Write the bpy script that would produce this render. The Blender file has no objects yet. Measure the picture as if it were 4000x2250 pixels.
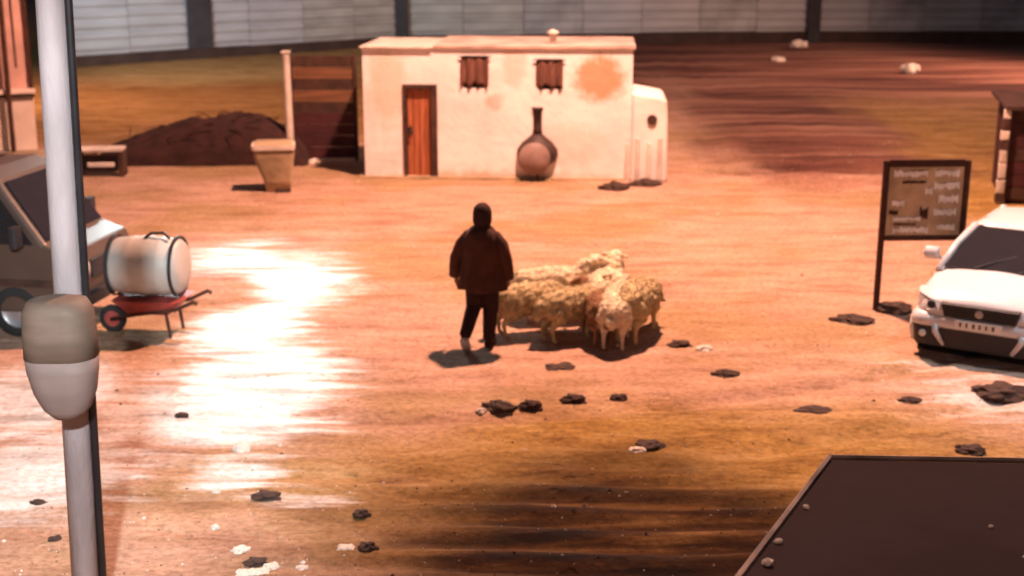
import bpy, bmesh, math, random
from mathutils import Vector, Matrix, noise
R = math.radians
random.seed(7)
scene = bpy.context.scene
C = scene.collection

# ------------------------------------------------------------------ camera
CAM_H, F, PITCH = 4.55, 5200.0, R(14.65)          # metres, pixels of a 4000 px wide frame
cam = bpy.data.cameras.new('camera'); cam_o = bpy.data.objects.new('camera', cam); C.objects.link(cam_o)
cam_o.location = (0, 0, CAM_H); cam_o.rotation_euler = (R(90) - PITCH, 0, 0)
cam.sensor_width = 36; cam.lens = 36 * F / 4000; cam.clip_start = .1; cam.clip_end = 3000
cam.dof.use_dof = True; cam.dof.focus_distance = 6.8; cam.dof.aperture_fstop = 1.9
scene.camera = cam_o

# ------------------------------------------------------------------ night sky, faint moon
SUN_EL, SUN_AZ = R(52), R(25)
w = bpy.data.worlds.new('World'); scene.world = w; w.use_nodes = True
nt = w.node_tree
sky = nt.nodes.new('ShaderNodeTexSky'); sky.sky_type = 'NISHITA'; sky.sun_disc = False
sky.sun_elevation = SUN_EL; sky.sun_rotation = SUN_AZ
nt.links.new(sky.outputs[0], nt.nodes['Background'].inputs[0]); nt.nodes['Background'].inputs[1].default_value = 0.015
sl = bpy.data.lights.new('sun', 'SUN'); sl.energy = .04; sl.angle = R(.5); sl.color = (1, .93, .85)
so = bpy.data.objects.new('sun', sl); C.objects.link(so)
so.rotation_euler = (Vector((math.sin(SUN_AZ)*math.cos(SUN_EL), math.cos(SUN_AZ)*math.cos(SUN_EL), math.sin(SUN_EL)))).to_track_quat('Z', 'Y').to_euler()
scene.view_settings.view_transform = 'Standard'; scene.view_settings.look = 'None'
scene.view_settings.exposure = .15; scene.view_settings.gamma = 1

# the lamps that light the yard, two of them added fills: (name, lamp head, aim point, watts, colour, cone, blend, label)
SODIUM = (1, .50, .345)
LAMPS = [
 ('pendant', (2.3, 20.4, 14.2), (1.2, 20.2, 0), 28000, SODIUM, 168, .55, .35),
 ('near_mast', (-.7, -1.0, 7.2), (-5.0, 11.8, .0), 12500, (.86, .95, 1), 33, .7, .2),
 ('car_post', (7.2, 12.6, 7.4), (6.0, 13.2, 0), 1150, (.92, .96, 1), 62, 1.0, .2),
 ('fence_flood', (-14.6, 33.0, 8.0), (-9.0, 59.0, 2.2), 16500, (.86, .95, 1), 56, .8, .25),
 ('house_post', (-15.8, 37.5, 7.2), (-9.5, 41, 0), 4600, SODIUM, 120, .8, .2),
 ('camera_fill', (-1.5, -2.0, 9.5), (-1.0, 17, 0), 1700, SODIUM, 95, .9, .3),  # unseen warm fill, added to brighten surfaces facing the camera
 ('yard_led', (-6.0, 29.6, 5.6), (-2.6, 13.8, 0), 4800, (.84, 1, 1), 34, 1.0, .3),
 ('field_fill', (22.5, 46, 9.5), (9, 48, 0), 20000, SODIUM, 130, .8, .3),  # unseen lamp added to brighten the far field
]

# ------------------------------------------------------------------ helpers
def P(px, py, z=0.0):
    """point at height z that the photograph shows at pixel (px, py) of 4000 x 2250"""
    dx, dz = (px - 2000) / F, -(py - 1125) / F
    d = Vector((dx, math.cos(PITCH) + dz * math.sin(PITCH), -math.sin(PITCH) + dz * math.cos(PITCH)))
    t = (z - CAM_H) / d.z
    return Vector((d.x * t, d.y * t, z))
def nz(x, y, z=0.0): return noise.noise(Vector((x, y, z)))
def sst(a, b, x):
    t = min(1, max(0, (x - a) / (b - a))); return t * t * (3 - 2 * t)

def mat(name, col, rough=.8, metal=0., var=.25, scale=6., bump=.0, bscale=30., col2=None, spec=.4, detail=6., dist=.02, stretch=None):
    m = bpy.data.materials.new(name); m.use_nodes = True; t = m.node_tree; b = t.nodes['Principled BSDF']
    tc = t.nodes.new('ShaderNodeTexCoord'); src = tc.outputs['Object']
    if stretch:
        mp = t.nodes.new('ShaderNodeMapping'); mp.inputs['Scale'].default_value = stretch; t.links.new(src, mp.inputs[0]); src = mp.outputs[0]
    n = t.nodes.new('ShaderNodeTexNoise'); n.inputs['Scale'].default_value = scale; n.inputs['Detail'].default_value = detail
    t.links.new(src, n.inputs['Vector'])
    r = t.nodes.new('ShaderNodeValToRGB'); e = r.color_ramp.elements
    c2 = col2 or tuple(c * (1 - var) for c in col)
    e[0].position = .32; e[1].position = .68
    e[0].color = (*c2, 1); e[1].color = (*[min(1, c * (1 + var * .4)) for c in col], 1)
    t.links.new(n.outputs[0], r.inputs[0]); t.links.new(r.outputs[0], b.inputs['Base Color'])
    b.inputs['Roughness'].default_value = rough; b.inputs['Metallic'].default_value = metal
    b.inputs['Specular IOR Level'].default_value = spec
    if bump:
        n2 = t.nodes.new('ShaderNodeTexNoise'); n2.inputs['Scale'].default_value = bscale; n2.inputs['Detail'].default_value = 8
        t.links.new(src, n2.inputs['Vector'])
        bp = t.nodes.new('ShaderNodeBump'); bp.inputs['Strength'].default_value = bump; bp.inputs['Distance'].default_value = dist
        t.links.new(n2.outputs[0], bp.inputs['Height']); t.links.new(bp.outputs[0], b.inputs['Normal'])
    return m
def emit(name, col, s):
    m = bpy.data.materials.new(name); m.use_nodes = True; b = m.node_tree.nodes['Principled BSDF']
    b.inputs['Emission Color'].default_value = (*col, 1); b.inputs['Emission Strength'].default_value = s
    b.inputs['Base Color'].default_value = (*col, 1); return m

def link(name, me, parent=None, loc=None, rz=0):
    o = bpy.data.objects.new(name, me); C.objects.link(o)
    if parent: o.parent = parent
    if loc is not None: o.location = loc
    if rz: o.rotation_euler = (0, 0, rz)
    return o
def tag(o, label, cat, group=None, kind=None):
    o['label'] = label; o['category'] = cat
    if group: o['group'] = group
    if kind: o['kind'] = kind
    return o
def thing(name, label, cat, loc=(0, 0, 0), rz=0, group=None):
    return tag(link(name, None, None, loc, rz), label, cat, group)
class MB:
    """collects shapes, builds ONE mesh object"""
    def __init__(s): s.v = []; s.f = []; s.mi = []; s.cur = 0
    def add(s, vs, fs):
        n = len(s.v); s.v += [tuple(v) for v in vs]; s.f += [tuple(i + n for i in f) for f in fs]; s.mi += [s.cur] * len(fs); return s
    def box(s, a, b, M=None, jit=0):
        (x0, y0, z0), (x1, y1, z1) = a, b
        vs = [Vector(p) for p in ((x0,y0,z0),(x1,y0,z0),(x1,y1,z0),(x0,y1,z0),(x0,y0,z1),(x1,y0,z1),(x1,y1,z1),(x0,y1,z1))]
        if jit: vs = [v + Vector([random.uniform(-jit, jit) for _ in range(3)]) for v in vs]
        if M: vs = [M @ v for v in vs]
        return s.add(vs, [(0,3,2,1),(4,5,6,7),(0,1,5,4),(1,2,6,5),(2,3,7,6),(3,0,4,7)])
    def tube(s, pts, rads, n=10, caps=True):
        pts = [Vector(p) for p in pts]; rads = rads if isinstance(rads, (list, tuple)) else [rads] * len(pts)
        rings = []
        for i, p in enumerate(pts):
            d = (pts[min(i+1, len(pts)-1)] - pts[max(i-1, 0)]).normalized()
            u = d.orthogonal().normalized() if i == 0 else (rings_u - d * rings_u.dot(d)).normalized()
            rings_u = u; v = d.cross(u)
            rings.append([p + (u * math.cos(2*math.pi*k/n) + v * math.sin(2*math.pi*k/n)) * rads[i] for k in range(n)])
        return s.loft(rings, caps)
    def loft(s, rings, caps=True, closed=True):
        n = len(rings[0]); vs = [p for r in rings for p in r]; fs = []
        for i in range(len(rings) - 1):
            for k in range(n if closed else n - 1):
                k2 = (k + 1) % n
                fs.append((i*n+k, i*n+k2, (i+1)*n+k2, (i+1)*n+k))
        if caps: fs.append(tuple(range(n))[::-1]); fs.append(tuple((len(rings)-1)*n + k for k in range(n)))
        return s.add(vs, fs)
    def lathe(s, prof, c=(0,0,0), axis='Z', n=20, caps=True):
        rings = []
        for r, h in prof:
            ring = []
            for k in range(n):
                a = 2*math.pi*k/n; x, y = r*math.cos(a), r*math.sin(a)
                p = {'Z': (x, y, h), 'Y': (y, h, x), 'X': (h, x, y)}[axis]
                ring.append(Vector(p) + Vector(c))
            rings.append(ring)
        return s.loft(rings, caps)
    def build(s, name, m, parent=None, loc=None, rz=0, smooth=False, bevel=0, sub=0):
        me = bpy.data.meshes.new(name); me.from_pydata(s.v, [], s.f)
        for x in (m if isinstance(m, (list, tuple)) else [m]): me.materials.append(x)
        bm = bmesh.new(); bm.from_mesh(me); bmesh.ops.recalc_face_normals(bm, faces=bm.faces); bm.to_mesh(me); bm.free()
        me.polygons.foreach_set('material_index', s.mi)
        if smooth: me.polygons.foreach_set('use_smooth', [True] * len(me.polygons))
        o = link(name, me, parent, loc, rz)
        if bevel:
            md = o.modifiers.new('bevel', 'BEVEL'); md.width = bevel; md.segments = 2; md.limit_method = 'ANGLE'
        if sub:
            md = o.modifiers.new('sub', 'SUBSURF'); md.levels = sub; md.render_levels = sub
        return o
def rbox(cx, cy, hx, hy, z, r, n=5):
    """rounded-rectangle ring at height z"""
    ring = []
    for q, (sx, sy) in enumerate(((1,1),(-1,1),(-1,-1),(1,-1))):
        for k in range(n):
            a = math.pi/2 * (q + k/(n-1))
            ring.append(Vector((cx + sx*(hx-r) + r*math.cos(a), cy + sy*(hy-r) + r*math.sin(a), z)))
    return ring
def blob(caps, voxel, smooth_it=3, disp=None):
    """one continuous surface round tapered capsules [(p0, r0, p1, r1)]; returns a mesh"""
    mb = MB()
    for p0, r0, p1, r1 in caps:
        p0, p1 = Vector(p0), Vector(p1); d = p1 - p0
        if d.length < 1e-5: d = Vector((0, 0, 1e-4)); p1 = p0 + d
        dn = d.normalized(); pts = []; rr = []
        for a in (80, 60, 35, 12): pts.append(p0 - dn * r0 * math.sin(R(a))); rr.append(max(r0 * math.cos(R(a)), .001))
        for a in (12, 35, 60, 80): pts.append(p1 + dn * r1 * math.sin(R(a))); rr.append(max(r1 * math.cos(R(a)), .001))
        mb.tube(pts, rr, 12)
    me = bpy.data.meshes.new('tmp'); me.from_pydata(mb.v, [], mb.f)
    bm = bmesh.new(); bm.from_mesh(me); bmesh.ops.recalc_face_normals(bm, faces=bm.faces); bm.to_mesh(me); bm.free()
    o = bpy.data.objects.new('tmp', me); C.objects.link(o)
    md = o.modifiers.new('r', 'REMESH'); md.mode = 'VOXEL'; md.voxel_size = voxel
    if smooth_it:
        ms = o.modifiers.new('s', 'SMOOTH'); ms.iterations = smooth_it; ms.factor = .5
    dg = bpy.context.evaluated_depsgraph_get()
    out = bpy.data.meshes.new_from_object(o.evaluated_get(dg))
    bpy.data.objects.remove(o); bpy.data.meshes.remove(me)
    if disp:
        ns = [v.normal.copy() for v in out.vertices]
        for v, nn in zip(out.vertices, ns): v.co += nn * disp(v.co)
    out.polygons.foreach_set('use_smooth', [True] * len(out.polygons))
    return out
def rock_mesh(name, seed, m, sub=3):
    bm = bmesh.new(); bmesh.ops.create_icosphere(bm, subdivisions=sub, radius=1)
    for v in bm.verts:
        k = 1 + .5 * noise.noise(v.co * 1.6 + Vector((seed * 7.1, seed, 3))) + .22 * noise.noise(v.co * 3.1 + Vector((seed, 2, seed))) + .10 * noise.noise(v.co * 7 + Vector((2, seed, 1)))
        v.co *= k; v.co.z = max(v.co.z, -.35)
    me = bpy.data.meshes.new(name); bm.to_mesh(me); bm.free(); me.materials.append(m); return me

# ------------------------------------------------------------------ ground
GLARE = [(-2.95, 17.9, 1.05, 2.2, .9), (-4.0, 19.2, 1.5, 1.5, .8), (-3.15, 15.6, .95, 1.8, 1), (-3.6, 12.6, .9, 1.0, .85), (-2.65, 13.4, 1.15, 2.1, 1), (-2.85, 12.3, 1.3, .9, 1), (-2.45, 11.0, .5, .7, .8),
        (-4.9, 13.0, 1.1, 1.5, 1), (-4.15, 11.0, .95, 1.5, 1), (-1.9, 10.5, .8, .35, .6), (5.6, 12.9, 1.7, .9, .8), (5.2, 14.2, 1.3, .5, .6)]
def zones(x, y):
    """soil zones: (dark rutted ground, painted light pools, ploughed field)"""
    n1 = nz(x*.5, y*.5, 1) + .5*nz(x*1.0, y*1.8, 4) + .45*nz(x*1.6, y*6, 8) + .25*nz(x*5, y*9, 2)
    mud = sst(1.20, .35, math.hypot((x - 1.0) / 2.9, (y - 9.4) / 2.1) + .24*n1)      # darker, furrowed ground near the camera
    pale = 0                                                                           # light pools and glare painted in as ragged pale patches
    for cx, cy, rx, ry, amt in GLARE:
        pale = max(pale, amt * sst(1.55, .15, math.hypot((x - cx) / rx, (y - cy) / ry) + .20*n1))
    fld = sst(24.6, 27.5, y + 1.6*n1 + .10*x) * sst(2.5, 5.0, x + 1.2*n1 - .03*y)
    fld = max(fld, sst(37, 43, y + 3*n1) * sst(-6, 0, x + n1))
    bk = sst(29.5, 33, y + 1.5*n1) * sst(0, -3, x); fld = max(fld * (1 - bk), .25 * bk)
    oli = max(sst(1.25, .5, math.hypot((x - 1.7) / 4.0, (y - 10.6) / 2.6) + .25*n1), sst(6.6, 8.2, x + n1 - .02*y) * sst(20, 23, y + n1) * sst(48, 40, y))
    fld *= 1 - .8 * sst(7.2, 9.0, x + n1 - .02*y) * sst(42, 34, y)
    oli = max(oli, bk)
    return mud, pale, fld, oli
def gh(x, y):
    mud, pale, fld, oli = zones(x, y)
    h = .022 * nz(x*.45, y*.45, 0) + .012 * nz(x*1.3, y*1.7, 5) + .006 * nz(x*4, y*5, 9)
    wob = .35 * nz(x*.35, y*.2, 3)
    h += mud * .035 * math.sin((y + wob) * 2*math.pi/.42)                         # cart ruts running across
    h += (1 - mud) * .006 * math.sin((y + 1.4*wob) * 2*math.pi/.62) * (1 - fld)
    h += fld * (.16 * math.sin((y + wob*.5) * 2*math.pi/2.1) + .05*nz(x*1.5, y*2, 11))
    h += .010 * max(0, nz(x*2.6, y*2.6, 17)) - .016 * max(0, nz(x*3.4, y*3.4, 23) - .28)
    for off in (-.72, .72):                                                       # wheel tracks curving towards the car
        d = (y - (11.6 + .055*(x + 1)**2)) - off*1.0
        h -= .05 * math.exp(-(d/.13)**2) * (1 - mud) * sst(-4.5, -2, x)
    return h
def axis(a, b, fine0, fine1, fine, coarse):
    out = []; v = a
    while v < b:
        out.append(v)
        d = 0 if fine0 <= v <= fine1 else min(abs(v - fine0), abs(v - fine1))
        v += fine + (coarse - fine) * min(1, d / 60)
    return out + [b]
xs = axis(-400, 400, -9, 9, .11, 40); ys = axis(-40, 900, 7.5, 27, .085, 40)
verts = []; za = []
for y in ys:
    for x in xs:
        far = math.hypot(x, y - 20) > 75
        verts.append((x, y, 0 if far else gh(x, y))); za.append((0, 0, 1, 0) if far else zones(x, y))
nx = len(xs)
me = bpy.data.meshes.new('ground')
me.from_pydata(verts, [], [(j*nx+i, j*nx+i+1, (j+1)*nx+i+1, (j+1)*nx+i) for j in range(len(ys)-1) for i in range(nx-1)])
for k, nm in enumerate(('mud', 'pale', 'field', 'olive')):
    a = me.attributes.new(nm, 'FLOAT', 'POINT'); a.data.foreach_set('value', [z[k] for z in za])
me.polygons.foreach_set('use_smooth', [True] * len(me.polygons))
gm = bpy.data.materials.new('trodden_earth'); gm.use_nodes = True; t = gm.node_tree; b = t.nodes['Principled BSDF']
def N(k, **kw):
    n = t.nodes.new(k)
    for a, v in kw.items(): setattr(n, a, v)
    return n
tc = N('ShaderNodeTexCoord')
def noise_node(scale, stretch, detail=8, rough=.6):
    mp = N('ShaderNodeMapping'); mp.inputs['Scale'].default_value = stretch; t.links.new(tc.outputs['Object'], mp.inputs[0])
    n = N('ShaderNodeTexNoise'); n.inputs['Scale'].default_value = scale; n.inputs['Detail'].default_value = detail; n.inputs['Roughness'].default_value = rough
    t.links.new(mp.outputs[0], n.inputs[0]); return n.outputs[0]
def ramp(src, stops):
    r = N('ShaderNodeValToRGB'); e = r.color_ramp.elements
    for i, (p, c) in enumerate(stops):
        if i > 1: e.new(p)
        e[i].position = p; e[i].color = (*c, 1)
    t.links.new(src, r.inputs[0]); return r.outputs[0]
def mixc(a, bb, fac):
    m = N('ShaderNodeMix', data_type='RGBA'); t.links.new(fac, m.inputs[0]); t.links.new(a, m.inputs[6]); t.links.new(bb, m.inputs[7]); return m.outputs[2]
def attr(nm): a = N('ShaderNodeAttribute'); a.attribute_name = nm; return a.outputs['Fac']
streak = noise_node(1.3, (.62, 1.9, 1), 12, .74); grit = noise_node(14, (1, 1.3, 1), 10, .75); broad = noise_node(.28, (1, 1.3, 1), 4)
dirt = ramp(streak, [(.30, (.25, .135, .09)), (.50, (.45, .285, .205)), (.70, (.58, .40, .30))])
olive = ramp(streak, [(.30, (.24, .14, .07)), (.7, (.47, .32, .185))])
olive2 = ramp(streak, [(.34, (.14, .065, .015)), (.52, (.36, .22, .065)), (.68, (.47, .32, .14))])
bf = ramp(broad, [(.46, (0, 0, 0)), (.60, (1, 1, 1))])
colr = mixc(mixc(dirt, olive, bf), olive2, attr('olive'))
rut_col = ramp(noise_node(1.0, (.5, 4.5, 1)), [(.38, (.010, .004, .002)), (.52, (.040, .016, .004)), (.62, (.11, .055, .016)), (.76, (.25, .15, .06))])
colr = mixc(colr, rut_col, attr('mud'))
glare_col = ramp(noise_node(1.6, (.7, 2.4, 1)), [(.32, (.30, .26, .23)), (.48, (.60, .58, .56)), (.66, (.74, .74, .74))])
def ragged(src, nsc, stretch, k=.9):
    n_ = noise_node(nsc, stretch, 8, .62)
    a_ = N('ShaderNodeMath', operation='MULTIPLY_ADD'); t.links.new(n_, a_.inputs[0]); a_.inputs[1].default_value = k; t.links.new(src, a_.inputs[2])
    r_ = N('ShaderNodeMapRange'); r_.interpolation_type = 'SMOOTHSTEP'; r_.inputs[1].default_value = .5 + k*.40; r_.inputs[2].default_value = .5 + k*.74; t.links.new(a_.outputs[0], r_.inputs[0]); return r_.outputs[0]
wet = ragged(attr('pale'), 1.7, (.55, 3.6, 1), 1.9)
colr = mixc(colr, glare_col, wet)  # bright glare put into the colour of the wet ground
fieldc = ramp(noise_node(1.0, (.10, 1.0, 1)), [(.40, (.070, .028, .022)), (.52, (.20, .092, .066)), (.66, (.38, .21, .15))])
colr = mixc(colr, fieldc, attr('field'))
g2 = ramp(grit, [(.36, (.58, .55, .52)), (.56, (1, 1, 1)), (.7, (1, 1, 1))])
ml = N('ShaderNodeMix', data_type='RGBA', blend_type='MULTIPLY'); ml.inputs[0].default_value = 1; t.links.new(colr, ml.inputs[6]); t.links.new(g2, ml.inputs[7])
t.links.new(ml.outputs[2], b.inputs['Base Color'])
rr = N('ShaderNodeMapRange'); rr.inputs[3].default_value = .95; rr.inputs[4].default_value = .9; t.links.new(attr('mud'), rr.inputs[0])
rw = N('ShaderNodeMix', data_type='FLOAT'); t.links.new(wet, rw.inputs[0]); t.links.new(rr.outputs[0], rw.inputs[2]); rw.inputs[3].default_value = .40; t.links.new(rw.outputs[0], b.inputs['Roughness'])
sp_ = N('ShaderNodeMapRange'); sp_.inputs[3].default_value = .12; sp_.inputs[4].default_value = .5; t.links.new(wet, sp_.inputs[0]); t.links.new(sp_.outputs[0], b.inputs['Specular IOR Level'])
bp = N('ShaderNodeBump'); bs_ = N('ShaderNodeMapRange'); bs_.inputs[3].default_value = .65; bs_.inputs[4].default_value = .34; t.links.new(wet, bs_.inputs[0]); t.links.new(bs_.outputs[0], bp.inputs['Strength']); bp.inputs['Distance'].default_value = .06; vo = N('ShaderNodeTexVoronoi'); vo.inputs['Scale'].default_value = 4.2; t.links.new(tc.outputs['Object'], vo.inputs['Vector'])
vd = N('ShaderNodeMapRange'); vd.interpolation_type = 'SMOOTHSTEP'; vd.inputs[1].default_value = .16; vd.inputs[2].default_value = .34; vd.inputs[3].default_value = -.55; vd.inputs[4].default_value = 0; t.links.new(vo.outputs['Distance'], vd.inputs[0])
vm = N('ShaderNodeMapRange'); vm.inputs[1].default_value = .48; vm.inputs[2].default_value = .56; t.links.new(noise_node(.9, (1, 1, 1), 3), vm.inputs[0])
dent = N('ShaderNodeMath', operation='MULTIPLY'); t.links.new(vd.outputs[0], dent.inputs[0]); t.links.new(vm.outputs[0], dent.inputs[1])
hsum = N('ShaderNodeMath', operation='ADD'); t.links.new(noise_node(6, (1, 1.25, 1), 12, .72), hsum.inputs[0]); t.links.new(dent.outputs[0], hsum.inputs[1]); t.links.new(hsum.outputs[0], bp.inputs['Height']); t.links.new(bp.outputs[0], b.inputs['Normal'])
me.materials.append(gm)
ground = link('ground', me); ground['kind'] = 'structure'; ground['label'] = 'orange-brown trodden earth of the yard and ploughed field'

# ------------------------------------------------------------------ materials
M = dict(
 plaster=None,
 roof=mat('roof_felt', (.50, .37, .32), .9, var=.5, scale=1.5, bump=.3),
 door=mat('red_wood', (.42, .13, .055), .7, var=.35, scale=3, stretch=(6, 6, .6), bump=.2),
 dark_wood=mat('dark_wood', (.06, .027, .018), .8, var=.5, scale=4, bump=.3),
 mid_wood=mat('mid_wood', (.19, .085, .04), .8, var=.5, scale=2, stretch=(.5, 1, 6), bump=.3),
 maroon_wood=mat('maroon_wood', (.055, .012, .014), .7, var=.4, scale=3),
 cloth_dark=mat('dark_cloth', (.085, .035, .028), .9, var=.4, scale=8),
 rag=mat('brown_rag', (.16, .07, .05), .95, var=.5, scale=9, stretch=(3, 3, .5)),
 cream=mat('cream_paint', (.62, .55, .48), .8, var=.3, scale=3, bump=.1),
 tan=mat('tan_plaster', (.42, .31, .19), .9, var=.4, scale=2, bump=.4, bscale=9),
 mudwall=mat('mud_wall', (.40, .27, .14), .95, var=.4, scale=1.2, bump=.5, bscale=7, dist=.05),
 pink=mat('pink_plaster', (.72, .43, .36), .9, var=.3, scale=1.3, bump=.3),
 pale_pink=mat('pale_pink', (.80, .66, .57), .9, var=.25, scale=1.3, bump=.2),
 concrete=mat('concrete', (.36, .30, .30), .85, var=.3, scale=2.5, bump=.25, stretch=(2, 2, .5)),
 steel=mat('dark_steel', (.025, .022, .025), .5, .3, var=.4, scale=4),
 sheet=mat('grey_sheet', (.36, .41, .45), .6, .1, var=.25, scale=.6, stretch=(.5, .5, 3), bump=.1),
 sheet_dark=mat('dark_sheet', (.32, .37, .40), .6, .25, var=.35, scale=.8),
 sheet_green=mat('greenish_sheet', (.35, .40, .40), .6, .2, var=.4, scale=.7, stretch=(.5, .5, 3)),
 pillar=mat('dark_pillar', (.035, .037, .045), .8, var=.3, scale=2),
 plinth=mat('dark_plinth', (.045, .028, .024), .9, var=.4, scale=1.5, bump=.3),
 white_car=mat('white_paint', (.60, .61, .64), .28, 0, var=.06, scale=3, spec=.5),
 glass=mat('tinted_glass', (.02, .016, .018), .08, 0, var=.1, spec=.6),
 black=mat('black_plastic', (.018, .018, .022), .55, var=.2),
 tyre=mat('tyre_rubber', (.02, .02, .02), .9, var=.2),
 rim=mat('rim', (.35, .35, .36), .4, .6, var=.2),
 lens=mat('lamp_lens', (.6, .6, .62), .12, 0, var=.1, spec=.7),
 plate=mat('plate', (.75, .75, .72), .5, var=.1),
 van=mat('van_paint', (.075, .05, .038), .45, 0, var=.2, scale=2),
 red=mat('red_paint', (.30, .055, .045), .55, var=.4, scale=5),
 drum=mat('white_plastic', (.44, .42, .38), .5, var=.15, scale=3),
 coat=mat('brown_coat', (.065, .022, .014), .95, var=.4, scale=5, bump=.3),
 trousers=mat('dark_trousers', (.030, .010, .009), .95, var=.3, scale=6),
 skin=mat('skin', (.30, .16, .10), .6, var=.1),
 shoe=mat('pale_shoe', (.55, .48, .46), .7, var=.2),
 hat=mat('dark_cap', (.035, .012, .009), .9, var=.3),
 wool=mat('cream_wool', (.80, .68, .48), .98, var=.35, scale=12, bump=.8, bscale=45),
 wool_olive=mat('tan_wool', (.56, .45, .25), .98, var=.4, scale=12, bump=.8, bscale=45),
 wool_brown=mat('brown_wool', (.28, .15, .075), .98, var=.4, scale=12, bump=.8, bscale=45),
 face_dark=mat('brown_face', (.11, .055, .03), .8, var=.3, scale=10),
 face_pale=mat('pale_face', (.52, .40, .29), .8, var=.2, scale=10),
 stone_dark=mat('dark_stone', (.055, .030, .022), .9, var=.5, scale=4, bump=.5, bscale=8),
 stone_pale=mat('pale_stone', (.66, .60, .52), .9, var=.3, scale=4, bump=.5, bscale=8),
 soil=mat('dark_soil', (.035, .012, .010), .95, var=.5, scale=5, bump=.8, bscale=10),
 twig=mat('twig', (.06, .022, .016), .9, var=.4, scale=6),
 iron=mat('black_iron', (.055, .035, .030), .6, .3, var=.4, scale=5),
 lit_belly=mat('lit_belly_tone', (.27, .18, .16), .6, var=.3, scale=4),
 shed_roof=mat('tar_roof', (.026, .015, .018), .95, var=.3, scale=.8, bump=.3, bscale=6, spec=.12, col2=(.014, .008, .010)),
 shed_edge=mat('roof_flashing', (.20, .15, .13), .6, .3, var=.6, scale=5),
 board=mat('sign_board', (.56, .40, .25), .8, var=.35, scale=4),
 white_mark=mat('white_lettering', (.85, .80, .74), .8, var=.25, scale=9),
 rust=mat('rust_frame', (.065, .022, .012), .8, var=.4, scale=6),
 bin_top=mat('brown_enamel', (.12, .078, .056), .7, var=.35, scale=2, stretch=(1, 1, 4)),
 bin_low=mat('grey_enamel', (.17, .115, .10), .7, var=.2, scale=2, stretch=(1, 1, 4)),
)

# whitewashed plaster with worn orange patch and dirt splash
def plaster(name, base, patches):
    global t
    m = bpy.data.materials.new(name); m.use_nodes = True; t0 = t; t = m.node_tree; b = t.nodes['Principled BSDF']
    tcl = N('ShaderNodeTexCoord')
    n = N('ShaderNodeTexNoise'); n.inputs['Scale'].default_value = 1.1; n.inputs['Detail'].default_value = 7; t.links.new(tcl.outputs['Object'], n.inputs[0])
    col = ramp(n.outputs[0], [(.30, tuple(c*.80 for c in base)), (.55, base), (.7, tuple(min(1, c*1.06) for c in base))])
    for (px_, pz_, rx, rz_, pc, amt) in patches:
        mp = N('ShaderNodeMapping'); mp.inputs['Scale'].default_value = (1/rx, 0.0001, 1/rz_); mp.inputs['Location'].default_value = (-px_/rx, 0, -pz_/rz_)
        t.links.new(tcl.outputs['Object'], mp.inputs[0])
        ln = N('ShaderNodeVectorMath', operation='LENGTH'); t.links.new(mp.outputs[0], ln.inputs[0])
        ad = N('ShaderNodeMath', operation='MULTIPLY_ADD'); n3 = N('ShaderNodeTexNoise'); n3.inputs['Scale'].default_value = 4.5; n3.inputs['Detail'].default_value = 9; n3.inputs['Roughness'].default_value = .7
        t.links.new(tcl.outputs['Object'], n3.inputs[0]); t.links.new(n3.outputs[0], ad.inputs[0]); ad.inputs[1].default_value = 1.1; t.links.new(ln.outputs['Value'], ad.inputs[2])
        mr = N('ShaderNodeMapRange'); mr.inputs[1].default_value = 1.55; mr.inputs[2].default_value = 1.1; mr.inputs[3].default_value = 0; mr.inputs[4].default_value = amt
        t.links.new(ad.outputs[0], mr.inputs[0])
        rgb = N('ShaderNodeRGB'); rgb.outputs[0].default_value = (*pc, 1)
        col = mixc(col, rgb.outputs[0], mr.outputs[0])
    t.links.new(col, b.inputs['Base Color']); b.inputs['Roughness'].default_value = .92; b.inputs['Specular IOR Level'].default_value = .2
    n4 = N('ShaderNodeTexNoise'); n4.inputs['Scale'].default_value = 5; n4.inputs['Detail'].default_value = 9; t.links.new(tcl.outputs['Object'], n4.inputs[0])
    bpn = N('ShaderNodeBump'); bpn.inputs['Strength'].default_value = .35; bpn.inputs['Distance'].default_value = .04
    t.links.new(n4.outputs[0], bpn.inputs['Height']); t.links.new(bpn.outputs[0], b.inputs['Normal'])
    t = t0; return m

def wall_mesh(w_, h_, th, holes, m, name, parent, loc=None, top=None):
    """front at y=0 facing -Y, thickness th; holes = (x0, x1, z0, z1)"""
    X = sorted({0, w_, *[v for q in holes for v in q[:2]]}); Z = sorted({0, h_, *[v for q in holes for v in q[2:]]})
    def solid(i, j):
        if not (0 <= i < len(X)-1 and 0 <= j < len(Z)-1): return False
        cx, cz = (X[i]+X[i+1])/2, (Z[j]+Z[j+1])/2
        return not any(q[0] < cx < q[1] and q[2] < cz < q[3] for q in holes)
    mb = MB()
    for i in range(len(X)-1):
        for j in range(len(Z)-1):
            if not solid(i, j): continue
            a, c, d, e = X[i], X[i+1], Z[j], Z[j+1]
            mb.add([(a,0,d),(c,0,d),(c,0,e),(a,0,e)], [(0,1,2,3)]); mb.add([(a,th,d),(c,th,d),(c,th,e),(a,th,e)], [(3,2,1,0)])
            if not solid(i-1, j): mb.add([(a,0,d),(a,0,e),(a,th,e),(a,th,d)], [(0,1,2,3)])
            if not solid(i+1, j): mb.add([(c,0,d),(c,th,d),(c,th,e),(c,0,e)], [(0,1,2,3)])
            if not solid(i, j-1): mb.add([(a,0,d),(a,th,d),(c,th,d),(c,0,d)], [(0,1,2,3)])
            if not solid(i, j+1): mb.add([(a,0,e),(c,0,e),(c,th,e),(a,th,e)], [(0,1,2,3)])
    o = mb.build(name, m, parent, loc)
    bm = bmesh.new(); bm.from_mesh(o.data); bmesh.ops.remove_doubles(bm, verts=bm.verts, dist=1e-5); bmesh.ops.recalc_face_normals(bm, faces=bm.faces); bm.to_mesh(o.data); bm.free()
    return o

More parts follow.
